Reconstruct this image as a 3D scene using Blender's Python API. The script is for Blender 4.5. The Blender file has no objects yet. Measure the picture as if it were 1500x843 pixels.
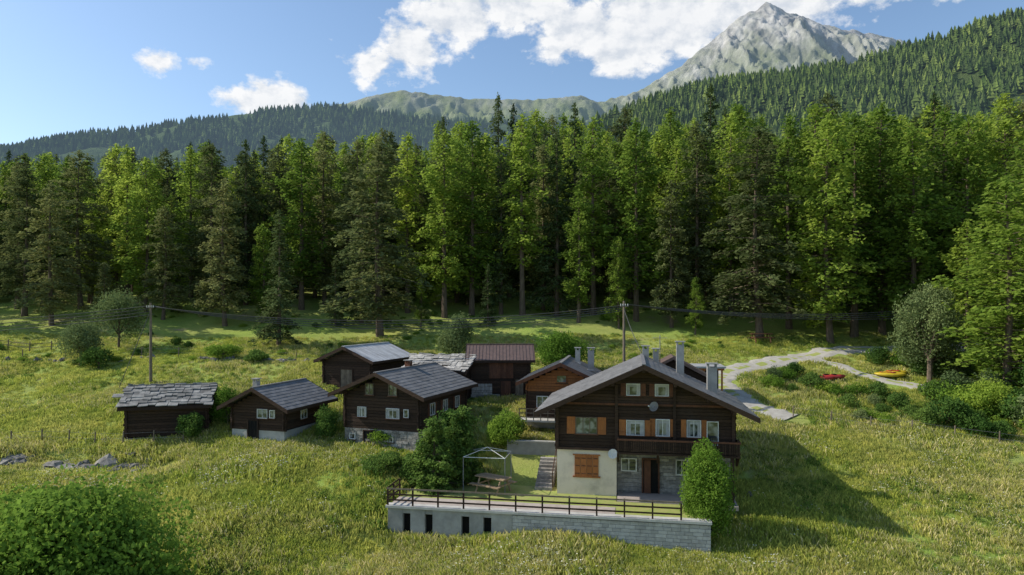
import bpy, math, random
import numpy as np
from mathutils import Vector
R=math.radians
random.seed(3)
scene=bpy.context.scene
COL=scene.collection
# ---------------------------------------------------------------- noise
_rs=np.random.RandomState(11); _T=_rs.rand(256,256)
def vn(x,y,o=0):
    x=np.asarray(x,float)+o*17.3; y=np.asarray(y,float)+o*7.7
    xi=np.floor(x).astype(int); yi=np.floor(y).astype(int)
    fx=x-xi; fy=y-yi; fx=fx*fx*(3-2*fx); fy=fy*fy*(3-2*fy)
    a=_T[xi&255,yi&255]; b=_T[(xi+1)&255,yi&255]; c=_T[xi&255,(yi+1)&255]; d=_T[(xi+1)&255,(yi+1)&255]
    return (a*(1-fx)+b*fx)*(1-fy)+(c*(1-fx)+d*fx)*fy
def fbm(x,y,oc=4,o=0):
    s=0;a=.5;t=0
    for i in range(oc):
        s=s+a*vn(np.asarray(x)*2**i,np.asarray(y)*2**i,o+i); t+=a; a*=.5
    return s/t
def sst(a,b,x):
    t=np.clip((x-a)/(b-a),0,1); return t*t*(3-2*t)
# ---------------------------------------------------------------- terrain
HX,HY,HA=2.84,43.0,R(10)
cA,sA=math.cos(HA),math.sin(HA)
def loc_uv(x,y):
    dx=x-HX; dy=y-HY
    return dx*cA-dy*sA, dx*sA+dy*cA
def gz(x,y):
    x=np.asarray(x,float); y=np.asarray(y,float)
    y1=np.clip(y,-60,150)
    z=1+.215*(y1-43)+np.clip(y-150,0,200)*.08
    z=z-.07*np.clip(42-y,0,60)
    z=z+(fbm(x/14,y/10,3,2)-.5)*1.7*sst(52,75,y)*(1-sst(600,900,y))+(fbm(x/7,y/6,3,5)-.5)*1.3*(1-sst(46,52,y))*np.maximum(sst(-6,-16,x),.55*sst(16,24,x))
    z=z+(fbm(x/5,y/5,2,9)-.5)*.45
    bl=48.6+.5*np.sin(x*.35)+1.2*(fbm(x/4,x*0+3,2,1)-.5)
    z=z-.75*(1-sst(bl-.7,bl+.7,y))*sst(44,47,y)*sst(-22,-26,x)
    z=z-1.0*np.exp(-((x+6)/5)**2-((y-39.2)/3)**2)
    u,v=loc_uv(x,y)
    tgt=.8+.42*np.clip(v-2.2,0,50)
    w=sst(-10.6,-9.4,u)*(1-sst(9.5,13,u))*sst(-5,-4.2,v)
    z=z*(1-w)+np.minimum(z,tgt)*w
    return z
def gzf(x,y): return float(gz(x,y))
# ---------------------------------------------------------------- materials
def newmat(name):
    m=bpy.data.materials.new(name); m.use_nodes=True
    nt=m.node_tree; nt.nodes.clear()
    out=nt.nodes.new('ShaderNodeOutputMaterial')
    return m,nt,out
def N(nt,t,**k):
    n=nt.nodes.new(t)
    for a,b in k.items(): setattr(n,a,b)
    return n
def L(nt,a,b): nt.links.new(a,b)
def mixc(nt,fac,a,b,mode='MIX'):
    n=N(nt,'ShaderNodeMix',data_type='RGBA',blend_type=mode)
    for s,v in ((0,fac),(6,a),(7,b)):
        if isinstance(v,bpy.types.NodeSocket): L(nt,v,n.inputs[s])
        else: n.inputs[s].default_value=v if s==0 else (*v,1)
    return n.outputs[2]
def ramp(nt,fac,a,b):
    n=N(nt,'ShaderNodeMapRange'); n.clamp=True
    L(nt,fac,n.inputs[0]); n.inputs[1].default_value=a; n.inputs[2].default_value=b
    return n.outputs[0]
def noise(nt,vec,scale,detail=3,rough=.55):
    n=N(nt,'ShaderNodeTexNoise'); n.inputs['Scale'].default_value=scale; n.inputs['Detail'].default_value=detail; n.inputs['Roughness'].default_value=rough
    if vec is not None: L(nt,vec,n.inputs['Vector'])
    return n.outputs[0]
def solid(name,c1,c2=None,scale=3.,rough=.85,stretch=(1,1,1),bump=.0,coord='Object',spec=.2,metal=0,isld=.35):
    m,nt,out=newmat(name)
    p=N(nt,'ShaderNodeBsdfPrincipled'); p.inputs['Roughness'].default_value=rough; p.inputs['Specular IOR Level'].default_value=spec; p.inputs['Metallic'].default_value=metal
    tc=N(nt,'ShaderNodeTexCoord'); mp=N(nt,'ShaderNodeMapping'); mp.inputs['Scale'].default_value=stretch
    L(nt,tc.outputs[coord],mp.inputs[0])
    n1=noise(nt,mp.outputs[0],scale,5,.65); f=ramp(nt,n1,.3,.7)
    c2=c2 or tuple(c*.6 for c in c1)
    c=mixc(nt,f,c1,c2)
    g=N(nt,'ShaderNodeNewGeometry')
    isl=ramp(nt,g.outputs['Random Per Island'],0,1)
    c=mixc(nt,isl,c,mixc(nt,isld,c,(0,0,0)))
    st=ramp(nt,noise(nt,tc.outputs[coord],.7,4,.7),.5,.75)
    c=mixc(nt,st,c,mixc(nt,.3,c,(.05,.045,.04)))
    L(nt,c,p.inputs['Base Color'])
    if bump:
        b=N(nt,'ShaderNodeBump'); b.inputs['Strength'].default_value=bump; b.inputs['Distance'].default_value=.05
        L(nt,n1,b.inputs['Height']); L(nt,b.outputs[0],p.inputs['Normal'])
    L(nt,p.outputs[0],out.inputs[0]); return m
def leafmat(name,c1,c2,c3=None,tr=.35,haze_emit=0,hcol=(.30,.42,.60),pscale=.35,var=(.7,1.35)):
    m,nt,out=newmat(name)
    g=N(nt,'ShaderNodeNewGeometry'); oi=N(nt,'ShaderNodeObjectInfo')
    c=mixc(nt,g.outputs['Random Per Island'],c1,c2)
    nn=ramp(nt,noise(nt,g.outputs['Position'],pscale,2),.35,.68)
    c=mixc(nt,nn,c,mixc(nt,.6,c,c3 or c2))
    h=N(nt,'ShaderNodeHueSaturation')
    L(nt,c,h.inputs['Color'])
    mr=N(nt,'ShaderNodeMapRange'); L(nt,oi.outputs['Random'],mr.inputs[0]); mr.inputs[3].default_value=var[0]; mr.inputs[4].default_value=var[1]
    L(nt,mr.outputs[0],h.inputs['Value'])
    mr2=N(nt,'ShaderNodeMapRange'); L(nt,oi.outputs['Random'],mr2.inputs[0]); mr2.inputs[3].default_value=.515; mr2.inputs[4].default_value=.475
    L(nt,mr2.outputs[0],h.inputs['Hue'])
    d=N(nt,'ShaderNodeBsdfDiffuse'); t=N(nt,'ShaderNodeBsdfTranslucent'); mx=N(nt,'ShaderNodeMixShader'); mx.inputs[0].default_value=tr
    L(nt,h.outputs[0],d.inputs[0]); L(nt,h.outputs[0],t.inputs[0]); L(nt,d.outputs[0],mx.inputs[1]); L(nt,t.outputs[0],mx.inputs[2])
    s=mx.outputs[0]
    if haze_emit:
        e=N(nt,'ShaderNodeEmission'); e.inputs[0].default_value=(*hcol,1); m2=N(nt,'ShaderNodeMixShader'); m2.inputs[0].default_value=haze_emit  # aerial haze painted into far foliage as an even bluish emission
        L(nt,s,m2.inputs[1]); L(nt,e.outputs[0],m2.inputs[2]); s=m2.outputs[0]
    L(nt,s,out.inputs[0]); return m

M={}
M['bark']=solid('bark',(.22,.165,.12),(.09,.07,.05),6,.95,(1,1,.3))
M['spruce']=leafmat('spruce_needles',(.080,.125,.045),(.045,.08,.033),(.12,.155,.055),.3,var=(.6,1.35))
M['pine']=leafmat('pine_needles',(.16,.19,.07),(.09,.12,.05),(.20,.225,.08),.38,var=(.65,1.4))
M['larch']=leafmat('larch_needles',(.25,.36,.055),(.14,.24,.04),(.33,.42,.07),.52,var=(.6,1.4))
M['leaf']=leafmat('green_leaves',(.20,.33,.048),(.115,.21,.03),(.25,.37,.055),.47,pscale=.9)
M['leafm']=leafmat('maple_leaves',(.14,.26,.04),(.07,.15,.025),(.19,.31,.05),.42,pscale=.7)
M['leafd']=leafmat('dark_leaves',(.10,.19,.04),(.055,.12,.03),(.15,.24,.05),.4,pscale=1.)
M['willow']=leafmat('willow_leaves',(.17,.225,.09),(.09,.14,.055),(.21,.265,.10),.35)
M['grass']=leafmat('meadow_grass',(.43,.47,.095),(.29,.38,.065),(.54,.52,.16),.47,pscale=.22)
M['straw']=leafmat('grass_seedheads',(.62,.57,.27),(.47,.45,.19),None,.35)
M['flower']=leafmat('white_flowers',(.75,.75,.65),(.6,.6,.45),None,.2)
M['herb']=leafmat('herb_leaves',(.18,.29,.05),(.12,.21,.04),(.25,.33,.06),.42,pscale=.9)
M['wood_dark']=solid('dark_larch_logs',(.090,.053,.035),(.034,.021,.015),7,.8,(.5,.5,3),.3,isld=.5)
M['wood_brown']=solid('brown_planks',(.19,.08,.045),(.10,.045,.027),6,.7,(1,1,.4),.2)
M['wood_orange']=solid('orange_varnished_wood',(.44,.165,.05),(.28,.10,.035),5,.55,(3,3,.5),.1,isld=.3)
M['wood_grey']=solid('weathered_wood',(.30,.24,.175),(.16,.13,.10),5,.9,(1,1,.5),.2)
M['slate']=solid('grey_roof_slates',(.25,.245,.24),(.16,.155,.155),3,.5,(1,1,1),.2,spec=.45,isld=.3)
M['slate_brown']=solid('brown_metal_roof',(.19,.125,.105),(.125,.085,.07),3,.5,(1,1,1),.1,spec=.4)
M['stoneslab']=solid('stone_roof_slabs',(.38,.375,.35),(.18,.175,.165),2.5,.9,(1,1,1),.4,isld=.5)
M['stonelight']=solid('pale_roof_slabs',(.60,.57,.52),(.32,.305,.28),2.5,.9,(1,1,1),.4,isld=.5)
M['metal']=solid('galvanised_sheet',(.66,.67,.68),(.46,.46,.46),1.2,.5,(1,1,1),0,spec=.5)
M['conc']=solid('concrete',(.44,.435,.41),(.29,.285,.27),1.2,.9,(1,1,1),.2)
M['conclight']=solid('pale_concrete',(.60,.585,.54),(.44,.43,.40),1.6,.9,(1,1,1),.15)
M['stone']=solid('rubble_stone',(.50,.47,.42),(.24,.225,.205),4,.95,(1,1,1.4),.8,isld=.5)
M['block']=solid('grey_block',(.56,.55,.52),(.41,.405,.39),4,.9,(1,1,1),.4,isld=.3)
M['white']=solid('cream_render',(.88,.77,.61),(.79,.69,.545),.7,.9)
M['paint']=solid('white_paint',(.76,.76,.73),(.66,.66,.63),3,.5)
M['rock']=solid('grey_rock',(.36,.335,.30),(.11,.105,.095),2.2,.95,(1,1,1),1.0)
M['gravel']=solid('gravel_track',(.58,.55,.48),(.42,.39,.34),2.0,.95,(1,1,1),.4)
M['void']=solid('dark_interior',(.012,.011,.010),(.008,.008,.008))
M['wire']=solid('cable',(.10,.10,.10),(.07,.07,.07))
M['red']=solid('red_plastic',(.50,.04,.03),(.38,.03,.025),2,.4,spec=.5)
M['yellow']=solid('yellow_plastic',(.80,.60,.04),(.66,.48,.03),2,.4,spec=.5)
M['dishgrey']=solid('grey_dish',(.30,.30,.31),(.25,.25,.26),2,.5)
M['paving']=solid('pinkish_paving',(.56,.48,.42),(.43,.37,.33),2,.9)
M['curtain']=solid('lace_curtain',(.55,.54,.52),(.35,.35,.34),5,.9)
def glassmat():
    m,nt,out=newmat('window_glass'); p=N(nt,'ShaderNodeBsdfPrincipled'); p.inputs['Roughness'].default_value=.06; p.inputs['Specular IOR Level'].default_value=.9
    tc=N(nt,'ShaderNodeTexCoord'); n=noise(nt,tc.outputs['Object'],1.7,2); c=mixc(nt,ramp(nt,n,.45,.58),(.03,.035,.04),(.22,.23,.23)); L(nt,c,p.inputs['Base Color'])
    L(nt,p.outputs[0],out.inputs[0]); return m
M['glass']=glassmat()
def groundmat():
    m,nt,out=newmat('meadow_ground')
    g=N(nt,'ShaderNodeNewGeometry'); P=g.outputs['Position']
    a=ramp(nt,noise(nt,P,.10,4,.6),.38,.62)
    b=ramp(nt,noise(nt,P,.9,5,.7),.3,.7)
    f=noise(nt,P,7,4,.8)
    c=mixc(nt,a,(.25,.38,.05),(.37,.40,.10))
    c=mixc(nt,b,c,mixc(nt,.5,c,(.11,.18,.035)))
    c=mixc(nt,ramp(nt,f,.35,.7),c,mixc(nt,.5,c,(.46,.46,.17)))
    br=ramp(nt,noise(nt,P,.16,5,.7),.57,.68)
    c=mixc(nt,br,c,(.33,.265,.15))
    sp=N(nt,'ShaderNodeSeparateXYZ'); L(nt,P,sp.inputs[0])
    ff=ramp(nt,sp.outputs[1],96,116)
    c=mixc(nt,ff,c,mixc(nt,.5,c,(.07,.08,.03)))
    p=N(nt,'ShaderNodeBsdfPrincipled'); p.inputs['Roughness'].default_value=1; p.inputs['Specular IOR Level'].default_value=.05
    L(nt,c,p.inputs['Base Color'])
    bp=N(nt,'ShaderNodeBump'); bp.inputs['Strength'].default_value=.7; bp.inputs['Distance'].default_value=.2; L(nt,f,bp.inputs['Height']); L(nt,bp.outputs[0],p.inputs['Normal'])
    L(nt,p.outputs[0],out.inputs[0]); return m
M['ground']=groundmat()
def lawnmat():
    m,nt,out=newmat('mown_lawn'); g=N(nt,'ShaderNodeNewGeometry'); P=g.outputs['Position']
    c=mixc(nt,ramp(nt,noise(nt,P,2.5,5,.7),.3,.7),(.23,.31,.07),(.37,.34,.14))
    p=N(nt,'ShaderNodeBsdfDiffuse'); L(nt,c,p.inputs[0]); L(nt,p.outputs[0],out.inputs[0]); return m
M['lawn']=lawnmat()
def hillmat(name,rock,rock2,green,lo,hi,haze_emit,scale,hcol=(.30,.42,.60),bd=14,cut=(1.7,1.5)):
    m,nt,out=newmat(name); g=N(nt,'ShaderNodeNewGeometry'); P=g.outputs['Position']
    sp=N(nt,'ShaderNodeSeparateXYZ'); L(nt,P,sp.inputs[0])
    mp=N(nt,'ShaderNodeMapping'); mp.inputs['Scale'].default_value=(1,.35,.5); L(nt,P,mp.inputs[0])
    nz=noise(nt,mp.outputs[0],scale*2.2,10,.72)
    c=mixc(nt,ramp(nt,nz,.42,.58),rock,rock2)
    a=N(nt,'ShaderNodeMath',operation='MULTIPLY_ADD'); L(nt,noise(nt,mp.outputs[0],scale*1.5,9,.75),a.inputs[0]); a.inputs[1].default_value=-(hi-lo)*3.2; L(nt,sp.outputs[2],a.inputs[2])
    k=ramp(nt,a.outputs[0],lo-(hi-lo)*cut[0],hi-(hi-lo)*cut[1])
    c=mixc(nt,k,green,c)
    p=N(nt,'ShaderNodeBsdfDiffuse'); L(nt,c,p.inputs[0])
    bp=N(nt,'ShaderNodeBump'); bp.inputs['Strength'].default_value=1.0; bp.inputs['Distance'].default_value=bd; L(nt,noise(nt,P,scale*2.4,10,.75),bp.inputs['Height']); L(nt,bp.outputs[0],p.inputs['Normal'])
    e=N(nt,'ShaderNodeEmission'); e.inputs[0].default_value=(*hcol,1); mx=N(nt,'ShaderNodeMixShader'); mx.inputs[0].default_value=haze_emit  # distance haze painted onto the slope as constant bluish emission
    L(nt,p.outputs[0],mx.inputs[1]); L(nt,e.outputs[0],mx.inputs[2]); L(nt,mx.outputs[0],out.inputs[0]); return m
# ---------------------------------------------------------------- mesh helpers
def mesh_np(name,V,F,mats,mi=None,smooth=False):
    me=bpy.data.meshes.new(name)
    V=np.asarray(V,np.float32)
    if isinstance(F,np.ndarray):
        nf,k=F.shape
        me.vertices.add(len(V)); me.vertices.foreach_set('co',V.ravel())
        me.loops.add(nf*k); me.loops.foreach_set('vertex_index',F.ravel().astype(np.int32))
        me.polygons.add(nf); me.polygons.foreach_set('loop_start',np.arange(nf,dtype=np.int32)*k)
        me.update(calc_edges=True)
    else: me.from_pydata([tuple(map(float,v)) for v in V],[],F)
    for m in mats: me.materials.append(m)
    if mi is not None: me.polygons.foreach_set('material_index',np.asarray(mi,np.int32))
    me.polygons.foreach_set('use_smooth',[smooth]*len(me.polygons))
    me.update(); return me
def addobj(name,me,parent=None,loc=(0,0,0),rz=0,sc=1,link=True):
    o=bpy.data.objects.new(name,me); o.location=loc; o.rotation_euler=(0,0,rz); o.scale=(sc,)*3 if not isinstance(sc,tuple) else sc
    if parent: o.parent=parent
    if link: COL.objects.link(o)
    return o
def empty(name,loc,cw=0):
    o=bpy.data.objects.new(name,None); o.location=loc; o.rotation_euler=(0,0,-R(cw)); COL.objects.link(o); return o
class MB:
    def __init__(s): s.v=[];s.f=[];s.m=[]
    def hexa(s,p,mat):
        n=len(s.v); s.v+= [tuple(q) for q in p]
        for f in ((3,2,1,0),(4,5,6,7),(0,1,5,4),(1,2,6,5),(2,3,7,6),(3,0,4,7)):
            s.f.append(tuple(n+i for i in f)); s.m.append(mat)
    def box(s,x0,x1,y0,y1,z0,z1,mat):
        s.hexa([(x0,y0,z0),(x1,y0,z0),(x1,y1,z0),(x0,y1,z0),(x0,y0,z1),(x1,y0,z1),(x1,y1,z1),(x0,y1,z1)],mat)
    def slab(s,a,b,c,d,t,mat):
        s.hexa([(p[0],p[1],p[2]-t) for p in (a,b,c,d)]+[a,b,c,d],mat)
    def bar(s,a,b,r,mat,n=6,r2=None):
        a=Vector(a);b=Vector(b);d=(b-a).normalized(); q=d.orthogonal().normalized(); w=d.cross(q); k=len(s.v); r2=r if r2 is None else r2
        for P,rr in ((a,r),(b,r2)):
            for i in range(n):
                t=2*math.pi*i/n; s.v.append(tuple(P+q*math.cos(t)*rr+w*math.sin(t)*rr))
        for i in range(n):
            j=(i+1)%n; s.f.append((k+i,k+j,k+n+j,k+n+i)); s.m.append(mat)
        s.f.append(tuple(k+i for i in range(n))[::-1]); s.m.append(mat); s.f.append(tuple(k+n+i for i in range(n))); s.m.append(mat)
    def lathe(s,c,axis,prof,mat,n=14):
        c=Vector(c);d=Vector(axis).normalized();q=d.orthogonal().normalized();w=d.cross(q);k=len(s.v)
        for h,r in prof:
            for i in range(n):
                t=2*math.pi*i/n; s.v.append(tuple(c+d*h+q*math.cos(t)*r+w*math.sin(t)*r))
        for j in range(len(prof)-1):
            for i in range(n):
                i2=(i+1)%n; s.f.append((k+j*n+i,k+j*n+i2,k+(j+1)*n+i2,k+(j+1)*n+i)); s.m.append(mat)
    def obj(s,name,parent=None,loc=(0,0,0),rz=0):
        if not s.f: return None
        keys=list(dict.fromkeys(s.m)); me=mesh_np(name,s.v,s.f,[M[k] for k in keys],[keys.index(k) for k in s.m])
        return addobj(name,me,parent,loc,rz)
# ---------------------------------------------------------------- ground
def axis(pts):
    out=[]
    for a,b,st in pts: out+=list(np.arange(a,b,st))
    out.append(pts[-1][1]); return np.array(out)
xs=axis([(-6000,-1500,500),(-1500,-300,120),(-300,-90,14),(-90,-50,2),(-50,50,.5),(50,90,2),(90,300,14),(300,1500,120),(1500,6000,500)])
ys=axis([(-400,-40,40),(-40,24,4),(24,84,.5),(84,130,2),(130,400,12),(400,1500,100),(1500,6500,500)])
X,Y=np.meshgrid(xs,ys); Z=gz(X,Y)
def grid_faces(nx,ny):
    i=np.arange(nx-1);j=np.arange(ny-1); I,J=np.meshgrid(i,j); a=(J*nx+I).ravel()
    return np.stack([a,a+1,a+1+nx,a+nx],1)
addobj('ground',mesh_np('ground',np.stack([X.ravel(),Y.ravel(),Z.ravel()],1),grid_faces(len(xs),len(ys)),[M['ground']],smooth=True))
# roads
def catmull(P,n=12):
    P=[np.array(p,float) for p in P]; P=[2*P[0]-P[1]]+P+[2*P[-1]-P[-2]]; o=[]
    for i in range(1,len(P)-2):
        for k in range(n):
            t=k/n; a,b,c,d=P[i-1:i+3]
            o.append(.5*((2*b)+(-a+c)*t+(2*a-5*b+4*c-d)*t*t+(-a+3*b-3*c+d)*t**3))
    o.append(P[-2]); return np.array(o)
roads=[]
def road(name,P,w,mat='gravel'):
    C=catmull(P); T=np.gradient(C,axis=0); T/=np.linalg.norm(T,axis=1)[:,None]; Nn=np.stack([-T[:,1],T[:,0]],1)
    roads.append((C,w)); V=[];K=9
    for i in range(len(C)):
        for k in range(K):
            f=k/(K-1)-.5; wi=w*(1+.35*(vn(i*.6+(7 if f>0 else 0),3)-.5)*2)
            q=C[i]+Nn[i]*wi*f; e=.09 if 0<k<K-1 else -.03
            if abs(f)<.1: e+=.03
            V.append((q[0],q[1],gzf(*q)+e))
    F=grid_faces(K,len(C)); col=np.arange(len(F))%(K-1); mi=((col==3)|(col==4)).astype(int)*(vn(np.arange(len(F))*.13,2)>.5)
    addobj(name,mesh_np(name,V,F,[M[mat],M['lawn']],mi,smooth=True))
road('gravel_road',[(22.5,55.2),(20.6,57.5),(19.6,60.5),(19.5,64),(21.3,67.4),(25,69.6),(29.4,71.6),(34,73.6),(38.5,75),(46,76.5),(60,79)],3.1)
road('gravel_path',[(30.5,71.6),(33,69.5),(33.6,66.5),(35.5,63.6),(38.5,62.0),(43,61)],1.6)
# ---------------------------------------------------------------- buildings
class House:
    def __init__(s,name,x,y,z,cw,W,D): s.W=W;s.D=D;s.p=empty(name,(x,y,z),cw); s.w=MB();s.r=MB();s.o=MB();s.c=MB();s.rng=random.Random(int(x*7+y*3))
    def fb(s,mb,face,a0,a1,z0,z1,o0,o1,mat):
        if face=='f': mb.box(a0,a1,-o1,-o0,z0,z1,mat)
        elif face=='l': mb.box(-o1,-o0,a0,a1,z0,z1,mat)
        elif face=='r': mb.box(s.W+o0,s.W+o1,a0,a1,z0,z1,mat)
    def walls(s,hb,hw,hr,sl,base='conc',mat='wood_dark',lh=.21,gmat=None,gz0=None,t=.2):
        W,D,rn=s.W,s.D,s.rng
        s.w.box(0,W,0,D,-2,hb,base)
        zt=hr-t-.03
        k=len(s.w.v); e=.12
        for v in (e,D-e):
            s.w.v+=[(e,v,hb),(W-e,v,hb),(W-e,v,zt-sl*(W/2-e)-.05),(W/2,v,zt-.05),(e,v,zt-sl*(W/2-e)-.05)]
        for f in ((0,1,2,3,4),(9,8,7,6,5),(0,5,6,1),(1,6,7,2),(2,7,8,3),(3,8,9,4),(4,9,5,0)):
            s.w.f.append(tuple(k+i for i in f)); s.w.m.append('void')  # near-black core paints the shadow seen in the gaps between logs
        z=hb+.004
        while z<zt-.1:
            z1=z+lh-.018; half=min(W/2,(zt-z1)/sl)
            if half<.12: break
            m=mat if (gmat is None or z<gz0) else gmat
            for v0,sg in ((0,-1),(D,1)):
                j=rn.uniform(.0,.035)
                e=rn.uniform(.10,.2) if half>=W/2-.001 and gmat is None else 0
                a,b=(v0-.1 if sg>0 else v0-j),(v0+.1 if sg<0 else v0+j)
                s.w.box(W/2-half-e,W/2+half+e,a,b,z,z1,m)
            if z1<zt-sl*W/2+.05:
                zz=z+lh*.45; z2=min(zz+lh-.018,zt-sl*W/2+.12)
                for u0,sg in ((0,-1),(W,1)):
                    j=rn.uniform(.002,.037); e=rn.uniform(.1,.2)
                    a,b=(u0-.1 if sg>0 else u0-j),(u0+.1 if sg<0 else u0+j)
                    s.w.box(a,b,-e*.9,D+e,zz,z2,m)
            z+=lh
        s.sl=sl;s.hr=hr
    def roof(s,hr,sl,oe,of,ob,t=.16,style='metal',mat='slate',verge='wood_dark',rib=.55):
        W,D,rn=s.W,s.D,s.rng; c=W/2; half=W/2+oe; v0=-of; v1=D+ob
        for sg in (-1,1):
            P=lambda d,v,dz=0:(c+sg*d,v,hr-sl*d+dz)
            a,b,cc,d=P(0,v0),P(half,v0),P(half,v1),P(0,v1)
            if sg<0: a,b,cc,d=d,cc,b,a
            s.r.slab(a,b,cc,d,t,'wood_dark' if style=='stone' else mat)
            for vv,w in ((v0-.05,.05),(v1,.05)):
                q=[P(0,vv,.03),P(half+.03,vv,.03),P(half+.03,vv+w,.03),P(0,vv+w,.03)]
                if sg<0:q=[q[3],q[2],q[1],q[0]]
                s.r.slab(*q,t+.12,verge)
            x0,x1=sorted((c+sg*half,c+sg*(half+.03))); s.r.box(x0+.001,x1+.001,v0,v1,hr-sl*half-t-.05,hr-sl*half+.01,verge)
            if style=='metal':
                v=v0+.12
                while v<v1-.1:
                    q=[P(.02,v,.035),P(half,v,.035),P(half,v+.045,.035),P(.02,v+.045,.035)]
                    if sg<0:q=[q[3],q[2],q[1],q[0]]
                    s.r.slab(*q,.035,mat); v+=rib
            elif style=='slate':
                n=int(half/.33)
                for i in range(n):
                    dd=half-i*half/n; v=v0
                    first=True
                    while v<v1:
                        w=rib+rn.uniform(-.05,.05)
                        if first: w*=rn.uniform(.3,1); first=False
                        ve=min(v+w,v1)
                        l=half/n+.05; z=.03+rn.uniform(0,.014)
                        q=[P(max(dd-l,0),v,.012),P(dd,v,z),P(dd,ve-.004,z),P(max(dd-l,0),ve-.004,.012)]
                        if sg<0:q=[q[3],q[2],q[1],q[0]]
                        s.r.slab(*q,.03,mat); v=ve
            elif style=='stone':
                n=int(half/.36)
                for i in range(n+1):
                    dd=half+.06-i*half/n; v=v0-.05+rn.uniform(-.1,.1)
                    while v<v1:
                        w=rn.uniform(.35,.85); ve=v+w; l=.62*rn.uniform(.8,1.15)
                        z0=.05+rn.uniform(0,.05); z1=z0+.05+rn.uniform(0,.09); dj=rn.uniform(-.1,.1)
                        q=[P(max(dd-l,-.06),v,z0),P(dd+dj,v+rn.uniform(-.05,.05),z1),P(dd+dj+rn.uniform(-.06,.06),ve-.03,z1+rn.uniform(-.03,.03)),P(max(dd-l,-.06),ve-.03,z0)]
                        if sg<0:q=[q[3],q[2],q[1],q[0]]
                        s.r.slab(*q,.055,mat); v=ve
        if style!='stone':
            s.r.box(c-.12,c+.12,v0-.02,v1+.02,hr-.03,hr+.06,mat)
        for uu in (0.1,c,W-.1):
            z=hr-sl*abs(uu-c)-t-.03
            s.r.box(uu-.09,uu+.09,-of+.12,.1,z-.24,z-.02,'wood_dark')
    def window(s,face,a,z,w,h,frame='paint',sh=None,mun=1,bars=0,cur=False):
        fb=s.fb;o=s.o
        fb(o,face,a-w/2,a+w/2,z-h/2,z+h/2,-.02,.055,'glass')
        if cur:
            fb(o,face,a-w/2+.01,a-w/2+w*.22,z-h/2+.01,z+h/2-.01,.056,.058,'curtain'); fb(o,face,a+w/2-w*.22,a+w/2-.01,z-h/2+.01,z+h/2-.01,.056,.058,'curtain'); fb(o,face,a-w*.28,a+w*.28,z+h*.28,z+h/2-.01,.056,.058,'curtain')
        t=.05
        for q in ((a-w/2-t,a-w/2,z-h/2-t,z+h/2+t),(a+w/2,a+w/2+t,z-h/2-t,z+h/2+t),(a-w/2,a+w/2,z+h/2,z+h/2+t),(a-w/2,a+w/2,z-h/2-t,z-h/2)):
            fb(o,face,*q,-.02,.11,frame)
        for k in range(mun):
            c=a-w/2+w*(k+1)/(mun+1); fb(o,face,c-.022,c+.022,z-h/2,z+h/2,.0,.085,frame)
        for k in range(bars):
            c=z-h/2+h*(k+1)/(bars+1); fb(o,face,a-w/2,a+w/2,c-.02,c+.02,.0,.08,frame)
        fb(o,face,a-w/2-.12,a+w/2+.12,z-h/2-t-.05,z-h/2-t,-.02,.16,'wood_brown')
        if sh:
            sw=w*.42
            for c in (a-w/2-t-sw/2-.02,a+w/2+t+sw/2+.02):
                fb(o,face,c-sw/2,c+sw/2,z-h/2-.06,z+h/2+.06,.02,.075,sh)
                for zz in (z-h*.3,z+h*.3): fb(o,face,c-sw/2+.02,c+sw/2-.02,zz-.035,zz+.035,.076,.095,sh)
    def door(s,face,a,z0,w,h,mat='wood_brown',frame='wood_dark'):
        n=max(2,int(w/.16))
        for i in range(n):
            s.fb(s.o,face,a-w/2+i*w/n+.005,a-w/2+(i+1)*w/n-.005,z0,z0+h,.0,.06+.008*(i%2),mat)
        for q in ((a-w/2-.09,a-w/2,z0,z0+h+.09),(a+w/2,a+w/2+.09,z0,z0+h+.09),(a-w/2,a+w/2,z0+h,z0+h+.09)): s.fb(s.o,face,*q,-.02,.10,frame)
    def chimney(s,u,v,z0,z1,w=.55,mat='conc'):
        s.c.box(u-w/2,u+w/2,v-w/2,v+w/2,z0,z1-.25,mat)
        for a in (-1,1):
            for b in (-1,1): s.c.box(u+a*(w/2-.06)-.05,u+a*(w/2-.06)+.05,v+b*(w/2-.06)-.05,v+b*(w/2-.06)+.05,z1-.25,z1-.06,mat)
        s.c.box(u-w/2-.08,u+w/2+.08,v-w/2-.08,v+w/2+.08,z1-.06,z1,'conc')
        s.c.box(u-w/2-.05,u+w/2+.05,v-w/2-.05,v+w/2+.05,z0,z0+ .12,'metal')
    def rubble(s,face,a0,a1,z0,z1,mat='stone'):
        rn=s.rng; z=z0
        while z<z1-.05:
            h=rn.uniform(.16,.3); a=a0; ze=min(z+h,z1)
            while a<a1-.02:
                w=rn.uniform(.2,.6); ae=min(a+w,a1)
                s.fb(s.w,face,a+.012,ae-.012,z+.012,ze-.012,0,rn.uniform(.02,.07),mat); a=ae
            z=ze
    def done(s):
        s.w.obj('walls',s.p); s.r.obj('roof',s.p); s.o.obj('windows_and_doors',s.p); s.c.obj('chimneys',s.p)
# B1
h=House('log_barn',-23.4,52.4,2.75,-105,4.3,5.6); h.walls(.1,2.3,3.7,.47,'stone'); h.roof(3.75,.47,.55,.35,.4,style='stone',mat='stoneslab'); h.done()
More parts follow.
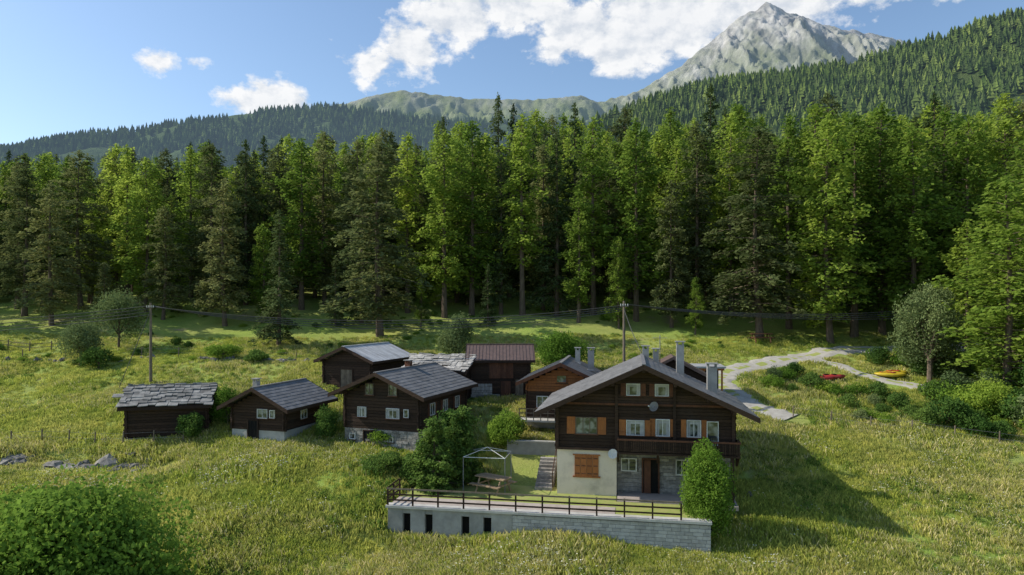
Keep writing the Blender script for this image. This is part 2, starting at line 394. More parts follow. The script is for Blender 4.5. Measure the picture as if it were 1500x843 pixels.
# B2
h=House('log_cabin',-21.2,51.7,2.75,17,4.6,5.6); h.walls(.75,2.4,3.95,.5,'conclight'); h.roof(3.98,.5,.75,.7,.5,style='slate',mat='slate')
h.window('f',2.75,2.0,.8,.6,'paint',None,1); h.window('f',3.6,2.0,.35,.5,'paint',None,0); h.door('f',1.9,-.1,.8,1.55,'void')
h.chimney(1.1,1.4,2.8,4.45,.4); h.window('r',2.4,1.7,.7,.6,'paint'); h.done()
# B3
h=House('log_chalet',-12.5,51.1,2.5,20,6.2,8.2); h.walls(1.2,3.9,5.4,.42,'conc',lh=.23); h.roof(5.45,.42,.85,.9,.6,style='slate',mat='slate')
h.rubble('f',0,6.2,-.6,1.2); h.rubble('r',0,8.2,-.6,1.2)
for a,z,w,hh in ((2.15,4.15,.6,.75),(4.1,4.15,.6,.75)): h.window('f',a,z,w,hh,'wood_grey',None,1,1)
for a,w in ((1.5,.65),(4.1,1.0)): h.window('f',a,2.45,w,.65,'paint' ,None,1,0,True)
h.window('f',5.2,2.5,.3,.5,'paint',None,0)
h.window('f',.7,.6,.4,.35,'paint',None,0); h.door('f',2.1,-.5,.85,1.55,'void'); h.window('f',3.9,.55,.4,.3,'paint',None,0)
for a in (2,4.2,6.4): h.window('r',a,2.6,.7,.8,'paint','wood_brown')
h.window('r',4.2,.5,.5,.35,'paint'); h.chimney(2.9,4.5,5.1,6.0,.45,'wood_brown'); h.done()
# B4
h=House('old_barn',-17.4,63.0,5.0,20,5.0,7.0); h.walls(.2,3,4.1,.42,'stone'); h.roof(4.12,.42,.6,.6,.4,style='metal',mat='metal',rib=.25); h.door('f',2.5,.2,1.2,1.8,'wood_grey')
rn=random.Random(4)
for i in range(60):
    d=rn.uniform(0,2.2); v=rn.uniform(-.4,4.5); z=4.12-.42*d+.08; h.r.slab((2.5-d-.5,v,z-.21),(2.5-d,v,z),(2.5-d,v+.6,z),(2.5-d-.5,v+.6,z-.21),.05,'stoneslab')
h.done()
# B5
h=House('slab_roof_barn',-4.2,58.6,4.2,-75,4.4,4.9); h.walls(.3,2.8,4.1,.43,'stone'); h.roof(4.12,.43,.5,.4,.4,style='stone',mat='stonelight'); h.rubble('l',0,4.9,-.5,.3); h.door('l',2.2,.3,.9,1.7,'wood_grey'); h.done()
# B6
h=House('timber_barn',1.55,60.4,4.5,-91,4.6,5.2); h.walls(.5,3.4,4.75,.45,'stone'); h.roof(4.78,.45,.5,.45,.45,style='metal',mat='slate_brown',rib=.3)
h.rubble('l',3.3,5.2,-.4,1.45,'stonelight')
h.door('l',2.5,1.9,2.1,1.35,'wood_brown'); h.door('l',2.1,.2,.85,1.45,'wood_brown'); h.door('l',.9,.4,.7,1.4,'wood_grey')
h.done()
# B7
h=House('timber_chalet',1.1,53.6,2.9,10,5.6,6.4); h.walls(1.1,4.,5.45,.45,'conclight',gmat='wood_orange',gz0=3.15); h.roof(5.5,.45,.65,.9,.5,style='metal',mat='slate',verge='wood_brown')
h.window('f',2.8,4.2,.7,.5,'wood_orange',None,0); h.window('f',1.3,2.4,.8,.8,'paint',None,1); h.door('f',3.2,1.1,.9,1.9,'wood_brown')
h.fb(h.w,'f',-.4,5.8,1.0,1.12,.05,1.3,'conclight')
for a in np.arange(-.35,5.8,.55): h.fb(h.w,'f',a,a+.06,1.12,2.0,1.22,1.28,'wood_grey')
for z in (1.35,1.65,1.97): h.fb(h.w,'f',-.4,5.8,z,z+.06,1.285,1.31,'wood_grey')
h.fb(h.w,'f',-.3,0,-1.5,1.0,.9,1.2,'conclight')
h.chimney(4.9,3.0,4.6,6.5,.5); h.chimney(3.7,4.6,5.0,6.4,.4); h.done()
# MAIN
h=House('main_chalet',HX,HY,1.0,10,10.7,7.6); W=10.7; hr=8.23; sl=.455
zt=hr-.25
h.w.box(0,3.7,0,4,-1.5,2.9,'white')
h.w.box(3.702,10.7,1.0,7.6,-1.5,2.9,'conc')
h.w.box(0.0,3.7,4.002,7.6,-1.5,2.9,'conc')
def rub(mb,u0,u1,v,z0,z1,mat,rn):
    z=z0
    while z<z1-.05:
        hh=rn.uniform(.16,.28); a=u0; ze=min(z+hh,z1)
        while a<u1-.02:
            ae=min(a+rn.uniform(.2,.6),u1); mb.box(a+.01,ae-.01,v-rn.uniform(.02,.06),v,z+.01,ze-.01,mat); a=ae
        z=ze
rub(h.w,3.72,10.7,.998,-.6,2.75,'stone',random.Random(5))
h.rubble('r',1.0,7.6,-1,2.9)
rn=random.Random(8); z=2.904; lh=.2
k=len(h.w.v); e=.12
for v in (e,7.6-e): h.w.v+=[(e,v,2.9),(W-e,v,2.9),(W-e,v,zt-sl*(W/2-e)-.05),(W/2,v,zt-.05),(e,v,zt-sl*(W/2-e)-.05)]
for f in ((0,1,2,3,4),(9,8,7,6,5),(0,5,6,1),(1,6,7,2),(2,7,8,3),(3,8,9,4),(4,9,5,0)): h.w.f.append(tuple(k+i for i in f)); h.w.m.append('void')  # core coloured near-black so the log gaps carry painted shadow
while z<zt-.1:
    z1=z+lh-.015; half=min(W/2,(zt-z1)/sl)
    if half<.12: break
    for v0,sg in ((0,-1),(7.6,1)):
        j=rn.uniform(.0,.03); e=rn.uniform(.1,.16) if half>=W/2 else 0
        a,b=(v0-.1 if sg>0 else v0-j),(v0+.1 if sg<0 else v0+j); h.w.box(W/2-half-e,W/2+half+e,a,b,z,z1,'wood_dark')
    if z1<zt-sl*W/2:
        for u0,sg in ((0,-1),(W,1)):
            j=rn.uniform(.003,.03); a,b=(u0-.1 if sg>0 else u0-j),(u0+.1 if sg<0 else u0+j); h.w.box(a,b,-.14,7.75,z+.09,z1+.09,'wood_dark')
    z+=lh
for uu in (0.02,3.7,7.2,10.66): h.w.box(uu-.09,uu+.09,-.19,-.04,2.95,min(zt-sl*abs(uu-W/2)-.1,6.9),'wood_dark')
h.w.box(-.1,W+.1,-.16,-.045,2.78,2.93,'wood_dark'); h.w.box(.3,W-.3,-.14,-.045,5.62,5.75,'wood_brown')
h.roof(hr,sl,1.25,1.35,.5,t=.2,style='slate',mat='slate',verge='wood_dark',rib=.45)
for uu in (1.6,3.5,7.2,9.1):
    z=hr-sl*abs(uu-W/2)-.24; h.r.box(uu-.09,uu+.09,-1.2,.1,z-.22,z-.01,'wood_dark')
h.window('f',1.84,4.3,1.25,.95,'wood_grey','wood_orange',2)
h.window('f',4.85,4.25,1.0,.85,'paint','wood_orange',1,0,True); h.window('f',6.5,4.3,.75,.95,'paint','wood_orange',1,0,True)
h.window('f',8.35,4.3,.75,.95,'paint','wood_orange',1,0,True); h.window('f',9.45,4.05,.6,1.35,'paint',None,0)
h.window('f',4.72,6.6,.75,.65,'paint','wood_brown',0,0,True); h.window('f',6.45,6.6,.75,.65,'paint','wood_brown',0,0,True)
for i in range(4):
    a=1.1+i*.375; h.o.box(a+.008,a+.367,-.07,.0,1.15,2.42,'wood_orange')
    for zz in (1.3,1.78,2.25): h.o.box(a+.05,a+.325,-.085,-.071,zz-.03,zz+.03,'wood_brown')
h.o.box(1.0,2.7,-.11,0,1.05,1.14,'wood_orange'); h.o.box(1.0,2.7,-.1,0,2.43,2.5,'wood_orange')
def winrec(a,z,w,hh,v=.93,frame='paint'):
    h.o.box(a-w/2,a+w/2,v-.04,v+.05,z-hh/2,z+hh/2,'glass')
    for q in ((a-w/2-.07,a-w/2,z-hh/2-.07,z+hh/2+.07),(a+w/2,a+w/2+.07,z-hh/2-.07,z+hh/2+.07),(a-w/2,a+w/2,z+hh/2,z+hh/2+.07),(a-w/2,a+w/2,z-hh/2-.07,z-hh/2),(a-.025,a+.025,z-hh/2,z+hh/2)):
        h.o.box(q[0],q[1],v-.09,v+.05,q[2],q[3],frame)
winrec(4.45,1.75,.85,.7); winrec(7.7,1.7,.6,.85); winrec(9.3,1.75,.6,.7)
h.o.box(5.35,6.25,.87,.99,.02,2.1,'void'); h.o.box(5.25,5.34,.84,.99,0,2.2,'wood_brown'); h.o.box(6.26,6.35,.84,.99,0,2.2,'wood_brown'); h.o.box(5.34,6.26,.84,.99,2.11,2.2,'wood_brown')
h.o.box(5.4,5.8,.8,.86,.02,2.08,'wood_brown')
bal=MB(); bal.box(3.75,10.95,-1.0,-.05,2.78,2.9,'wood_dark')
for a in np.arange(3.8,10.95,.13): bal.box(a,a+.085,-1.0,-.965,2.95,3.62,'wood_dark')
bal.box(3.75,10.95,-1.03,-.93,3.62,3.72,'wood_brown'); bal.box(3.75,10.95,-.964,-.94,3.0,3.08,'wood_dark')
for a in (3.8,6.2,8.6,10.85): bal.box(a-.06,a+.06,-.93,-.81,2.9,3.8,'wood_dark'); bal.hexa([(a-.06,-.05,2.1),(a+.06,-.05,2.1),(a+.06,0,2.1),(a-.06,0,2.1),(a-.06,-.95,2.77),(a+.06,-.95,2.77),(a+.06,0,2.77),(a-.06,0,2.77)],'wood_dark')
bal.box(10.85,10.95,-.92,0,3.62,3.72,'wood_dark')
for a in np.arange(-.85,0,.14): bal.box(10.88,10.92,a,a+.09,2.9,3.6,'wood_dark')
bal.box(10.4,10.6,-.9,-.72,-.3,2.78,'wood_dark')
bal.obj('balcony',h.p)
sl_=MB(); sl_.box(3.75,10.8,-1.2,.9,-.25,-.01,'paving'); sl_.obj('patio_slab',h.p)
d=MB(); d.lathe((6.0,-.3,5.6),(-.7,-1,.5),[(0,.02),(.03,.18),(.09,.31)],'dishgrey',18); d.bar((6.0,-.25,5.55),(6.05,0,5.4),.03,'dishgrey')
d.bar((6.0,-.3,5.38),(5.65,-.7,5.7),.015,'dishgrey'); d.lathe((5.65,-.7,5.7),(-.7,-1,.5),[(-.04,.0),(-.04,.04),(.04,.04),(.04,0)],'paint',8)
d.lathe((3.5,-.4,2.65),(-.2,-1,.4),[(0,.02),(.03,.17),(.08,.3)],'paint',18); d.bar((3.5,-.38,2.62),(3.55,0,2.6),.03,'paint'); d.bar((3.5,-.4,2.4),(3.4,-.75,2.75),.015,'paint'); d.obj('satellite_dishes',h.p)
h.chimney(9.7,2.6,5.9,8.1,.6); h.chimney(7.9,5.4,6.8,9.35,.5); h.chimney(5.6,6.9,7.6,8.95,.45); h.chimney(6.3,6.3,7.6,8.8,.4)
an=MB(); an.bar((6.6,6.8,7.5),(6.6,6.8,9.7),.03,'dishgrey'); an.bar((6.1,6.8,9.5),(7.1,6.8,9.5),.015,'dishgrey')
for a in np.linspace(6.15,7.05,6): an.bar((a,6.5,9.5),(a,7.1,9.5),.012,'dishgrey')
an.obj('tv_antenna',h.p)
ax=MB(); uc=7.6; zr=8.1
for sg in (-1,1):
    q=[(uc,7.9,zr),(uc+sg*3,7.9,zr-1.6),(uc+sg*3,11,zr-1.6),(uc,11,zr)]
    if sg<0:q=q[::-1]
    ax.slab(*q,.22,'slate_brown')
ax.box(uc-2.4,uc+2.4,8.2,10.8,-1,zr-1.55,'wood_dark')
ax.hexa([(uc-2.4,8.2,zr-1.55),(uc+2.4,8.2,zr-1.55),(uc+2.4,10.8,zr-1.55),(uc-2.4,10.8,zr-1.55),(uc-.1,8.2,zr-.3),(uc+.1,8.2,zr-.3),(uc+.1,10.8,zr-.3),(uc-.1,10.8,zr-.3)],'wood_dark'); ax.obj('rear_annex',h.p)
h.done()
# terrace -------------------------------------------------
T=empty('terrace_retaining_wall',(HX,HY,1.0),10)
t=MB(); U0,U1,V0=-9.55,8.87,-4.43
ops=[-8.4,-7.05,-4.85,-3.55]
prev=U0
for o in ops:
    t.box(prev,o-.24,V0,V0+.35,-3,-.12,'conc'); t.box(o-.24,o+.24,V0+.02,V0+.35,-.42,-.12,'conc'); t.box(o-.24,o+.24,V0+.02,V0+.35,-3,-2.0,'conc'); t.box(o-.24,o+.24,V0+.3,V0+.36,-2.0,-.42,'void'); prev=o+.24
t.box(prev,-2.1,V0,V0+.35,-3,-.12,'conc')
t.box(U0,U0+.3,V0+.352,1.0,-3,-.12,'conc')
t.box(U0-.1,U1+.05,V0-.12,V0+.5,-.118,0.02,'conclight')
rn=random.Random(2); z=-3
t.box(-2.098,U1,V0+.05,V0+.35,-3,-.122,'conc')
while z<-.2:
    hh=.2; a=-2.09+rn.uniform(-.2,0)
    while a<U1:
        ae=min(a+rn.uniform(.35,.6),U1); t.box(max(a,-2.09)+.008,ae-.008,V0-rn.uniform(0,.02),V0+.049,z+.008,min(z+hh,-.122)-.008,'block'); a=ae
    z+=hh
t.box(U1-.35,U1-.003,V0+.352,-2.2,-3,-.122,'conc')
t.obj('wall',T)
t=MB()
t.box(U0+.05,3.7,V0+.5,V0+1.9,-.2,.0,'paving'); t.box(U0+.3,3.7,V0+1.902,-2,-.25,-.02,'lawn'); t.box(3.702,U1-.02,V0+.5,-1.25,-.25,-.02,'lawn'); t.box(U0+.3,-.02,-2,1.5,-.25,-.03,'lawn'); t.box(-.02,3.7,-2,0,-.25,-.035,'lawn')
t.obj('terrace_top',T)
F=empty('terrace_railing',(HX,HY,1.0),10); t=MB()
for a in np.linspace(U0,7.3,12): t.box(a-.045,a+.045,V0-.03,V0+.06,.02,1.05,'wood_dark')
for z in (.35,.68,1.0): t.box(U0-.05,7.35,V0-.065,V0-.032,z-.045,z+.045,'wood_dark' if z<.9 else 'wood_grey')
for v in (V0+1,V0+2.1): t.box(U0-.045,U0+.045,v-.045,v+.045,-.1,1.05,'wood_dark')
for z in (.35,.68,1.0): t.box(U0-.08,U0-.047,V0,V0+2.2,z-.045,z+.045,'wood_dark')
t.obj('posts_and_rails',F)
S=empty('stone_steps',(HX,HY,1.0),10); t=MB()
for i in range(9): t.box(-1.5,-.4,.5+i*.34,.5+(i+1)*.34+.02,-.4,.16*(i+1),'stone')
for i in (0,8): t.box(-.4,-.34,.6+i*.34,.66+i*.34,.16*(i+1),.16*(i+1)+.95,'wood_dark')
t.hexa([(-.4,.6,1.05),(-.34,.6,1.05),(-.34,3.4,2.35),(-.4,3.4,2.35),(-.4,.6,1.13),(-.34,.6,1.13),(-.34,3.4,2.43),(-.4,3.4,2.43)],'wood_dark')
t.obj('treads',S)
t=MB(); t.box(-4.2,-.45,5.4,5.65,-.3,2.05,'conc'); t.box(-4.25,-.4,5.36,5.69,2.052,2.14,'conclight'); t.box(-.45,-.2,3.65,5.65,-.5,1.7,'conc'); t.obj('garden_wall',empty('garden_retaining_wall',(HX,HY,1.0),10))
G=empty('gazebo_frame',(-1.6,44.2,1.0),10); t=MB()
for a in (-1.35,1.35):
    for b in (-1.0,1.2): t.bar((a,b,-.05),(a,b,2.15),.028,'dishgrey')
    t.bar((a,-1.0,2.15),(a,1.2,2.15),.022,'paint')
    for b in (-1.0,1.2): t.bar((a,b,2.15),(0,.1,2.6),.02,'paint')
for b in (-1,1.2): t.bar((-1.35,b,2.15),(1.35,b,2.15),.022,'paint')
t.obj('poles',G)
def picnic(name,x,y,z,cw,s=1,mat='wood_grey'):
    P=empty(name,(x,y,z),cw); P.scale=(s,s,s); t=MB()
    for i in range(5): t.box(-.9,.9,-.38+i*.155,-.38+i*.155+.14,.72,.77,mat)
    for sg in (-1,1):
        for i in range(2): t.box(-.9,.9,sg*.72-.14+i*.145,sg*.72-.14+i*.145+.135,.42,.46,mat)
        t.box(sg*.65-.04,sg*.65+.04,-.82,.82,.36,.42,mat); t.bar((sg*.65,-.6,0),(sg*.65,-.25,.71),.045,mat); t.bar((sg*.65,.6,0),(sg*.65,.25,.71),.045,mat)
    t.obj('table_and_benches',P)
M['tablewood']=solid('light_table_wood',(.50,.36,.22),(.36,.25,.15),5,.8,(1,1,1),.1)
picnic('picnic_table',-1.2,43.4,.98,35,1.25,'tablewood')
picnic('picnic_table',28.2,77.3,gzf(28.2,77.3),0,1.3,'wood_brown')
C=empty('carport',(15.2,59.5,4.5),8); t=MB()
for a in (0,1.5,3):
    for b in (0,2.6): t.box(a-.07,a+.07,b-.07,b+.07,-.6,2.75,'wood_orange')
t.box(-.3,3.3,-.3,2.9,2.9,3.05,'metal'); t.box(-.2,3.2,-.1,0,2.7,2.88,'wood_orange'); t.box(-.1,3.1,2.5,2.6,0,2.7,'wood_dark'); t.box(-.1,.0,0,2.5,0,2.7,'wood_dark'); t.obj('frame_and_roof',C)
def kayak(name,x,y,cw,mat,mat2,Ln=2.6,w=.4):
    P=empty(name,(x,y,gzf(x,y)+.3),cw); V=[];n=14;k=10
    for i in range(n+1):
        s=i/n*2-1; r=(1-abs(s)**2.4)**.6
        for j in range(k):
            a=2*math.pi*j/k; V.append((s*Ln/2,math.cos(a)*w*r,math.sin(a)*.24*r+.12*s*s))
    Fq=[(i*k+j,i*k+(j+1)%k,(i+1)*k+(j+1)%k,(i+1)*k+j) for i in range(n) for j in range(k)]
    addobj('hull',mesh_np('hull',V,Fq,[M[mat]],smooth=True),P)
    t=MB(); t.lathe((0,0,.2),(0,0,1),[(0,w*.55),(.07,w*.6),(.07,w*.45),(-.02,w*.42)],mat2,14); t.box(-.9,-.5,-.2,.2,.17,.27,mat2); t.obj('cockpit_rim',P)
kayak('kayak',29.3,64.6,5,'red','void'); kayak('kayak',30.6,64.9,8,'red','void',2.2)
kayak('kayak',36.0,65.0,4,'yellow','red',3.0,.8); kayak('kayak',37.0,65.9,-15,'yellow','red',2.6,.7)
def pole(x,y,H,cross=True):
    z=gzf(x,y); P=empty('utility_pole',(x,y,z)); t=MB(); t.bar((0,0,-.5),(0,0,H),.15,'wood_grey',9,.10)
    t.box(-.35,.35,-.15,-.09,H-.5,-.43+H,'wood_grey')
    for a in (-.3,-.1,.1,.3): t.lathe((a,-.12,H-.43),(0,0,1),[(0,.04),(.1,.05),(.14,.03),(.18,.04),(.2,0)],'paint',8)
    t.obj('pole',P); return (x,y,z+H-.3)
p1=pole(-33.6,63.5,7.4); p2=pole(9.6,58.5,8.9)
cu=bpy.data.curves.new('power_line','CURVE'); cu.dimensions='3D'; cu.bevel_depth=.03
def wire(a,b,sag):
    s=cu.splines.new('POLY'); n=20; s.points.add(n)
    for i in range(n+1):
        t_=i/n; s.points[i].co=(a[0]*(1-t_)+b[0]*t_,a[1]*(1-t_)+b[1]*t_,a[2]*(1-t_)+b[2]*t_-4*sag*t_*(1-t_),1)
for i,k in enumerate((-.3,-.1,.1,.3)):
    wire((p1[0]+k,p1[1],p1[2]),(p2[0]+k,p2[1]+.2,p2[2]-.1-i*.12),1.6+k*.9)
    wire((p1[0]+k,p1[1],p1[2]-i*.25),(-80+k,66+k*2,11.3-i*.45),1.0)
    wire((p2[0]+k,p2[1],p2[2]),(62,84+k*4,13.5+k*2),1.5)
wire((p2[0],p2[1],p2[2]-.4),(9.6,50.5,9.3),.2)
wire((p1[0],p1[1],p1[2]-.4),(-35.5,61.5,gzf(-35.5,61.5)),.0)
cu.materials.append(M['wire']); addobj('power_line',cu)
def fence(pts,hh=1.0,name='wire_fence',rails=False):
    Fp=empty(name,(0,0,0)); t=MB(); pr=None
    for x,y in pts:
        z=gzf(x,y); t.bar((x,y,z-.2),(x+.04,y,z+hh),.06 if rails else .05,'wood_grey',6)
        if pr:
            for k in (.45,.85): t.bar((pr[0],pr[1],pr[2]+k),(x,y,z+k+(.05 if rails else 0)),.045 if rails else .008,'wood_grey' if rails else 'dishgrey',4)
        pr=(x,y,z)
    t.obj('posts',Fp)
fence([(22.8+i*2.6,55.4-i*1.05) for i in range(9)])
fence([(-52+i*4.2,72.5+math.sin(i)*.6-(i>6)*1.5) for i in range(12)])
fence([(-37+i*2.1,50.4+math.sin(i*1.3)*.25) for i in range(7)])
fence([(-66+i*2.6,76.5-i*.3) for i in range(9)],1.1,'wooden_rail_fence',True)
def rockpile(name,cx,cy,n,sx,sy,smin,smax,seed,mat='rock',sink=.0,slope=0):
    rn=np.random.RandomState(seed); V=[];Fc=[]
    import bmesh
    for i in range(n):
        bm=bmesh.new(); bmesh.ops.create_icosphere(bm,subdivisions=2,radius=1)
        s=rn.uniform(smin,smax); dx=rn.uniform(-1.6,1.6)*sx; x=cx+dx; y=cy+rn.normal()*sy+dx*slope; z=gzf(x,y); sc=rn.uniform(.6,1.5,3)*s; sc[2]*=.75; of=rn.rand()*50; k=len(V)
        for v in bm.verts:
            c=np.array(v.co); q=c*(.6+.85*float(vn(c[0]*1.9+of,c[1]*1.9+c[2]*2.4+of))); q=np.round(q*2.2)/2.2*.65+q*.35
            V.append((x+q[0]*sc[0],y+q[1]*sc[1],z+q[2]*sc[2]-sc[2]*sink))
        Fc+=[tuple(k+v.index for v in f.verts) for f in bm.faces]; bm.free()
    addobj(name,mesh_np(name,V,Fc,[M[mat]]))
rockpile('rock_outcrop',-29.0,48.1,60,2.2,.4,.2,.7,1,sink=.3); rockpile('rock_outcrop',-36,48.4,34,1.3,.4,.2,.7,2,sink=.3); rockpile('rock_outcrop',-25.0,48.9,14,1.0,.3,.15,.35,3,sink=.25)
rockpile('dry_stone_wall',-24,71.3,70,5.5,.25,.18,.42,4); rockpile('stone_pile',13.9,42.3,8,.6,.4,.15,.35,5); rockpile('dry_stone_wall',-46,72,30,5,.3,.15,.35,6)
# ---------------------------------------------------------------- plants
def quads(C,A,B):
    V=np.stack([C-A,C+B,C+A,C-B],1).reshape(-1,3); n=len(C); return V,np.arange(n*4).reshape(n,4)
def join(parts):
    V=[];F=[];Mi=[];k=0
    for v,f,m in parts: V.append(v);F.append(f+k);Mi.append(np.full(len(f),m));k+=len(v)
    return np.concatenate(V),np.concatenate(F),np.concatenate(Mi)
def tube(P,r,n=7):
    P=np.array(P,float); V=[]
    for i,p in enumerate(P):
        d=P[min(i+1,len(P)-1)]-P[max(i-1,0)]; d/=np.linalg.norm(d)+1e-9; q=np.cross(d,[.3,.9,.1]); q/=np.linalg.norm(q)+1e-9; w=np.cross(d,q)
        for k in range(n):
            a=2*math.pi*k/n; V.append(p+(q*math.cos(a)+w*math.sin(a))*r[i])
    F=[(i*n+k,i*n+(k+1)%n,(i+1)*n+(k+1)%n,(i+1)*n+k) for i in range(len(P)-1) for k in range(n)]
    return np.array(V),np.array(F)
def norm(a): return a/(np.linalg.norm(a,axis=1)[:,None]+1e-9)
def conifer(name,H,Rr,bf,nb,seed,leaf,k=15,ll=.5,lw=.17,up=.15,droop=.35,pw=.75,low=.5,dead=12,sig=.26,kmul=1.,vs=.6):
    rn=np.random.RandomState(seed); parts=[]
    nz=9; bend=rn.normal(size=2)*.25*min(1,H/25)
    zz=np.linspace(-.6,H,nz); P=[(bend[0]*math.sin(z/H*3),bend[1]*math.sin(z/H*2.4),z) for z in zz]
    r0=.011*H+.06
    v,f=tube(P,[r0*(1-.93*max(0,z)/H)*(1.25 if z<0 else 1) for z in zz],8); parts.append((v,f,0))
    t=(np.arange(nb)+rn.rand(nb))/nb; t=t**1.05
    az=rn.rand(nb)*6.283
    sect=1+.2*np.sin(az*2+rn.rand()*6)+.16*np.sin(az*3+rn.rand()*6+t*7)
    Lb=Rr*((1-t)**pw*.94+.06)*np.clip(low+t*3.2,0,1)*rn.uniform(.55,1.2,nb)*sect
    zb=H*(bf+(1-bf-.015)*t)
    CC=[];AA=[];BB=[]
    for i in range(nb):
        l=Lb[i]; d=np.array([math.cos(az[i]),math.sin(az[i]),0]); q=np.array([-d[1],d[0],0])
        u=up*(.3+1.2*t[i])+rn.normal()*.13; dr=droop*(1.15-t[i])
        s=np.array([0,.5,1.]); Pb=np.outer(s*l,d); Pb[:,2]=zb[i]+u*l*s-dr*l*s*s
        bx=bend[0]*math.sin(zb[i]/H*3); by=bend[1]*math.sin(zb[i]/H*2.4); Pb[:,0]+=bx; Pb[:,1]+=by
        v,f=tube(Pb,[.02+.012*l,.012+.006*l,.006],3); parts.append((v,f,0))
        n=int(kmul*k*(l**1.25))+5
        nc=int(2.6*l)+2
        cs=rn.rand(nc)**.6*.9+.1; cl=rn.uniform(-1,1,nc)*(.36*l*(1.1-cs)+.1); ci=rn.randint(0,nc,n)
        s=cs[ci]; lat=cl[ci]
        C=np.outer(s*l,d)+np.outer(lat,q)+rn.normal(size=(n,3))*[sig,sig,sig*vs]; C[:,0]+=bx; C[:,1]+=by
        C[:,2]+=zb[i]+u*l*s-dr*l*s*s-np.abs(lat)*.3-rn.rand(n)*.2+.08
        A=np.outer(rn.uniform(.3,1,n),d)+np.outer(rn.uniform(-1,1,n),q); A[:,2]=-rn.uniform(-.4,.8,n); A=norm(A)
        Bv=norm(np.cross(A,np.stack([rn.normal(size=n)*.8,rn.normal(size=n)*.8,np.ones(n)],1)))
        sz=rn.uniform(.6,1.25,n)[:,None]
        CC.append(C);AA.append(A*ll*.5*sz);BB.append(Bv*lw*.5*sz)
    for i in range(dead):
        z=H*rn.uniform(.08,bf+.12); a=rn.rand()*6.28; l=Rr*rn.uniform(.2,.5)
        v,f=tube([(0,0,z),(math.cos(a)*l,math.sin(a)*l,z-.25*l)],[.035,.01],3); parts.append((v,f,0))
    n=60; C=np.stack([rn.normal(size=n)*.14,rn.normal(size=n)*.14,H-rn.rand(n)*1.3+.15],1); C[:,0]+=bend[0]*math.sin(3); C[:,1]+=bend[1]*math.sin(2.4)
    A=norm(np.stack([rn.normal(size=n)*.5,rn.normal(size=n)*.5,np.ones(n)],1))*.2; Bv=norm(np.cross(A,rn.normal(size=(n,3))))*.06
    CC.append(C);AA.append(A);BB.append(Bv)
    v,f=quads(np.concatenate(CC),np.concatenate(AA),np.concatenate(BB)); parts.append((v,f,1))
    V,F,Mi=join(parts); return mesh_np(name,V,F,[M['bark'],M[leaf]],Mi)
def broad(name,lobes,n,ls,leaf,seed,trunk=.12,inner=.25,asp=.6):
    rn=np.random.RandomState(seed); parts=[]
    lobes=np.array(lobes,float); w=(lobes[:,3]*lobes[:,4]+lobes[:,3]*lobes[:,5]); w/=w.sum()
    id_=rn.choice(len(lobes),n,p=w); d=norm(rn.normal(size=(n,3)))
    rr=np.where(rn.rand(n)<inner,rn.uniform(.3,.8,n),rn.uniform(.8,1.14,n))
    lump=.72+.56*vn(d[:,0]*2.6+id_*3.1+5,d[:,1]*2.6+d[:,2]*3+9)
    C=lobes[id_,:3]+d*lobes[id_,3:6]*(rr*lump)[:,None]
    nrm=norm(d+rn.normal(size=(n,3))*.8); A=norm(np.cross(nrm,rn.normal(size=(n,3)))); B=np.cross(nrm,A); s=(ls*rn.uniform(.6,1.3,n))[:,None]
    keep=C[:,2]>.02
    v,f=quads(C[keep],(A*s*.5)[keep],(B*s*.5*asp)[keep]); parts.append((v,f,1))
    zc=lobes[:,2].min()
    v,f=tube([(0,0,-.5),(.05,0,max(zc*.5,.2)),(0,.05,max(zc,.4))],[trunk*1.2,trunk,trunk*.75],7); parts.append((v,f,0))
    for l in lobes:
        v,f=tube([(0,0,max(zc*.6,.2)),(l[0]*.5,l[1]*.5,(zc*.6+l[2])*.5+.1),(l[0],l[1],l[2]+l[5]*.4)],[trunk*.5,trunk*.3,trunk*.08],4); parts.append((v,f,0))
    V,F,Mi=join(parts); return mesh_np(name,V,F,[M['bark'],M[leaf]],Mi)
def lob(rx,rz,zc,m,seed,k=.5):
    rn=np.random.RandomState(seed); o=[(0,0,zc,rx*.72,rx*.72,rz*.8)]
    for i in range(m):
        d=rn.normal(size=3); d/=np.linalg.norm(d); d[2]=abs(d[2])*1.1-.35 if rn.rand()<.8 else d[2]; r=k*rn.uniform(.7,1.15)
        o.append((d[0]*rx*.68,d[1]*rx*.68,zc+d[2]*rz*.72,rx*r,rx*r,rz*r*.9))
    return o
larches=[conifer('larch_a',25,3.9,.14,140,1,'larch',15,.48,.28,.40,.30,.52,.5,sig=.3,vs=1.1),
         conifer('larch_b',25,3.4,.18,130,2,'larch',16,.48,.28,.36,.25,.60,.5,sig=.3,vs=1.1),
         conifer('larch_c',25,4.3,.11,150,3,'larch',14,.48,.28,.38,.30,.47,.5,sig=.3,vs=1.1),
         conifer('larch_d',25,3.3,.26,115,4,'larch',16,.48,.28,.46,.28,.45,.6,sig=.3,vs=1.1)]
spruces=[conifer('spruce_a',25,3.5,.08,145,5,'spruce',18,.5,.24,.02,.40,.85,.8),
         conifer('spruce_b',25,3.0,.12,130,6,'spruce',19,.5,.24,.05,.45,.8,.8),
         conifer('spruce_c',25,4.4,.12,135,7,'pine',17,.5,.26,.14,.35,.55,.6,vs=.9),
         conifer('spruce_d',25,3.8,.20,115,8,'pine',18,.5,.26,.22,.3,.5,.6,vs=.9)]
def put(name,me,x,y,H,rz=None,base=25.,wide=1.):
    s=H/base; o=addobj(name,me,None,(x,y,gzf(x,y)-.1),rz if rz is not None else (x*13+y*7)%6.28); o.scale=(s*wide,s*wide,s); return o
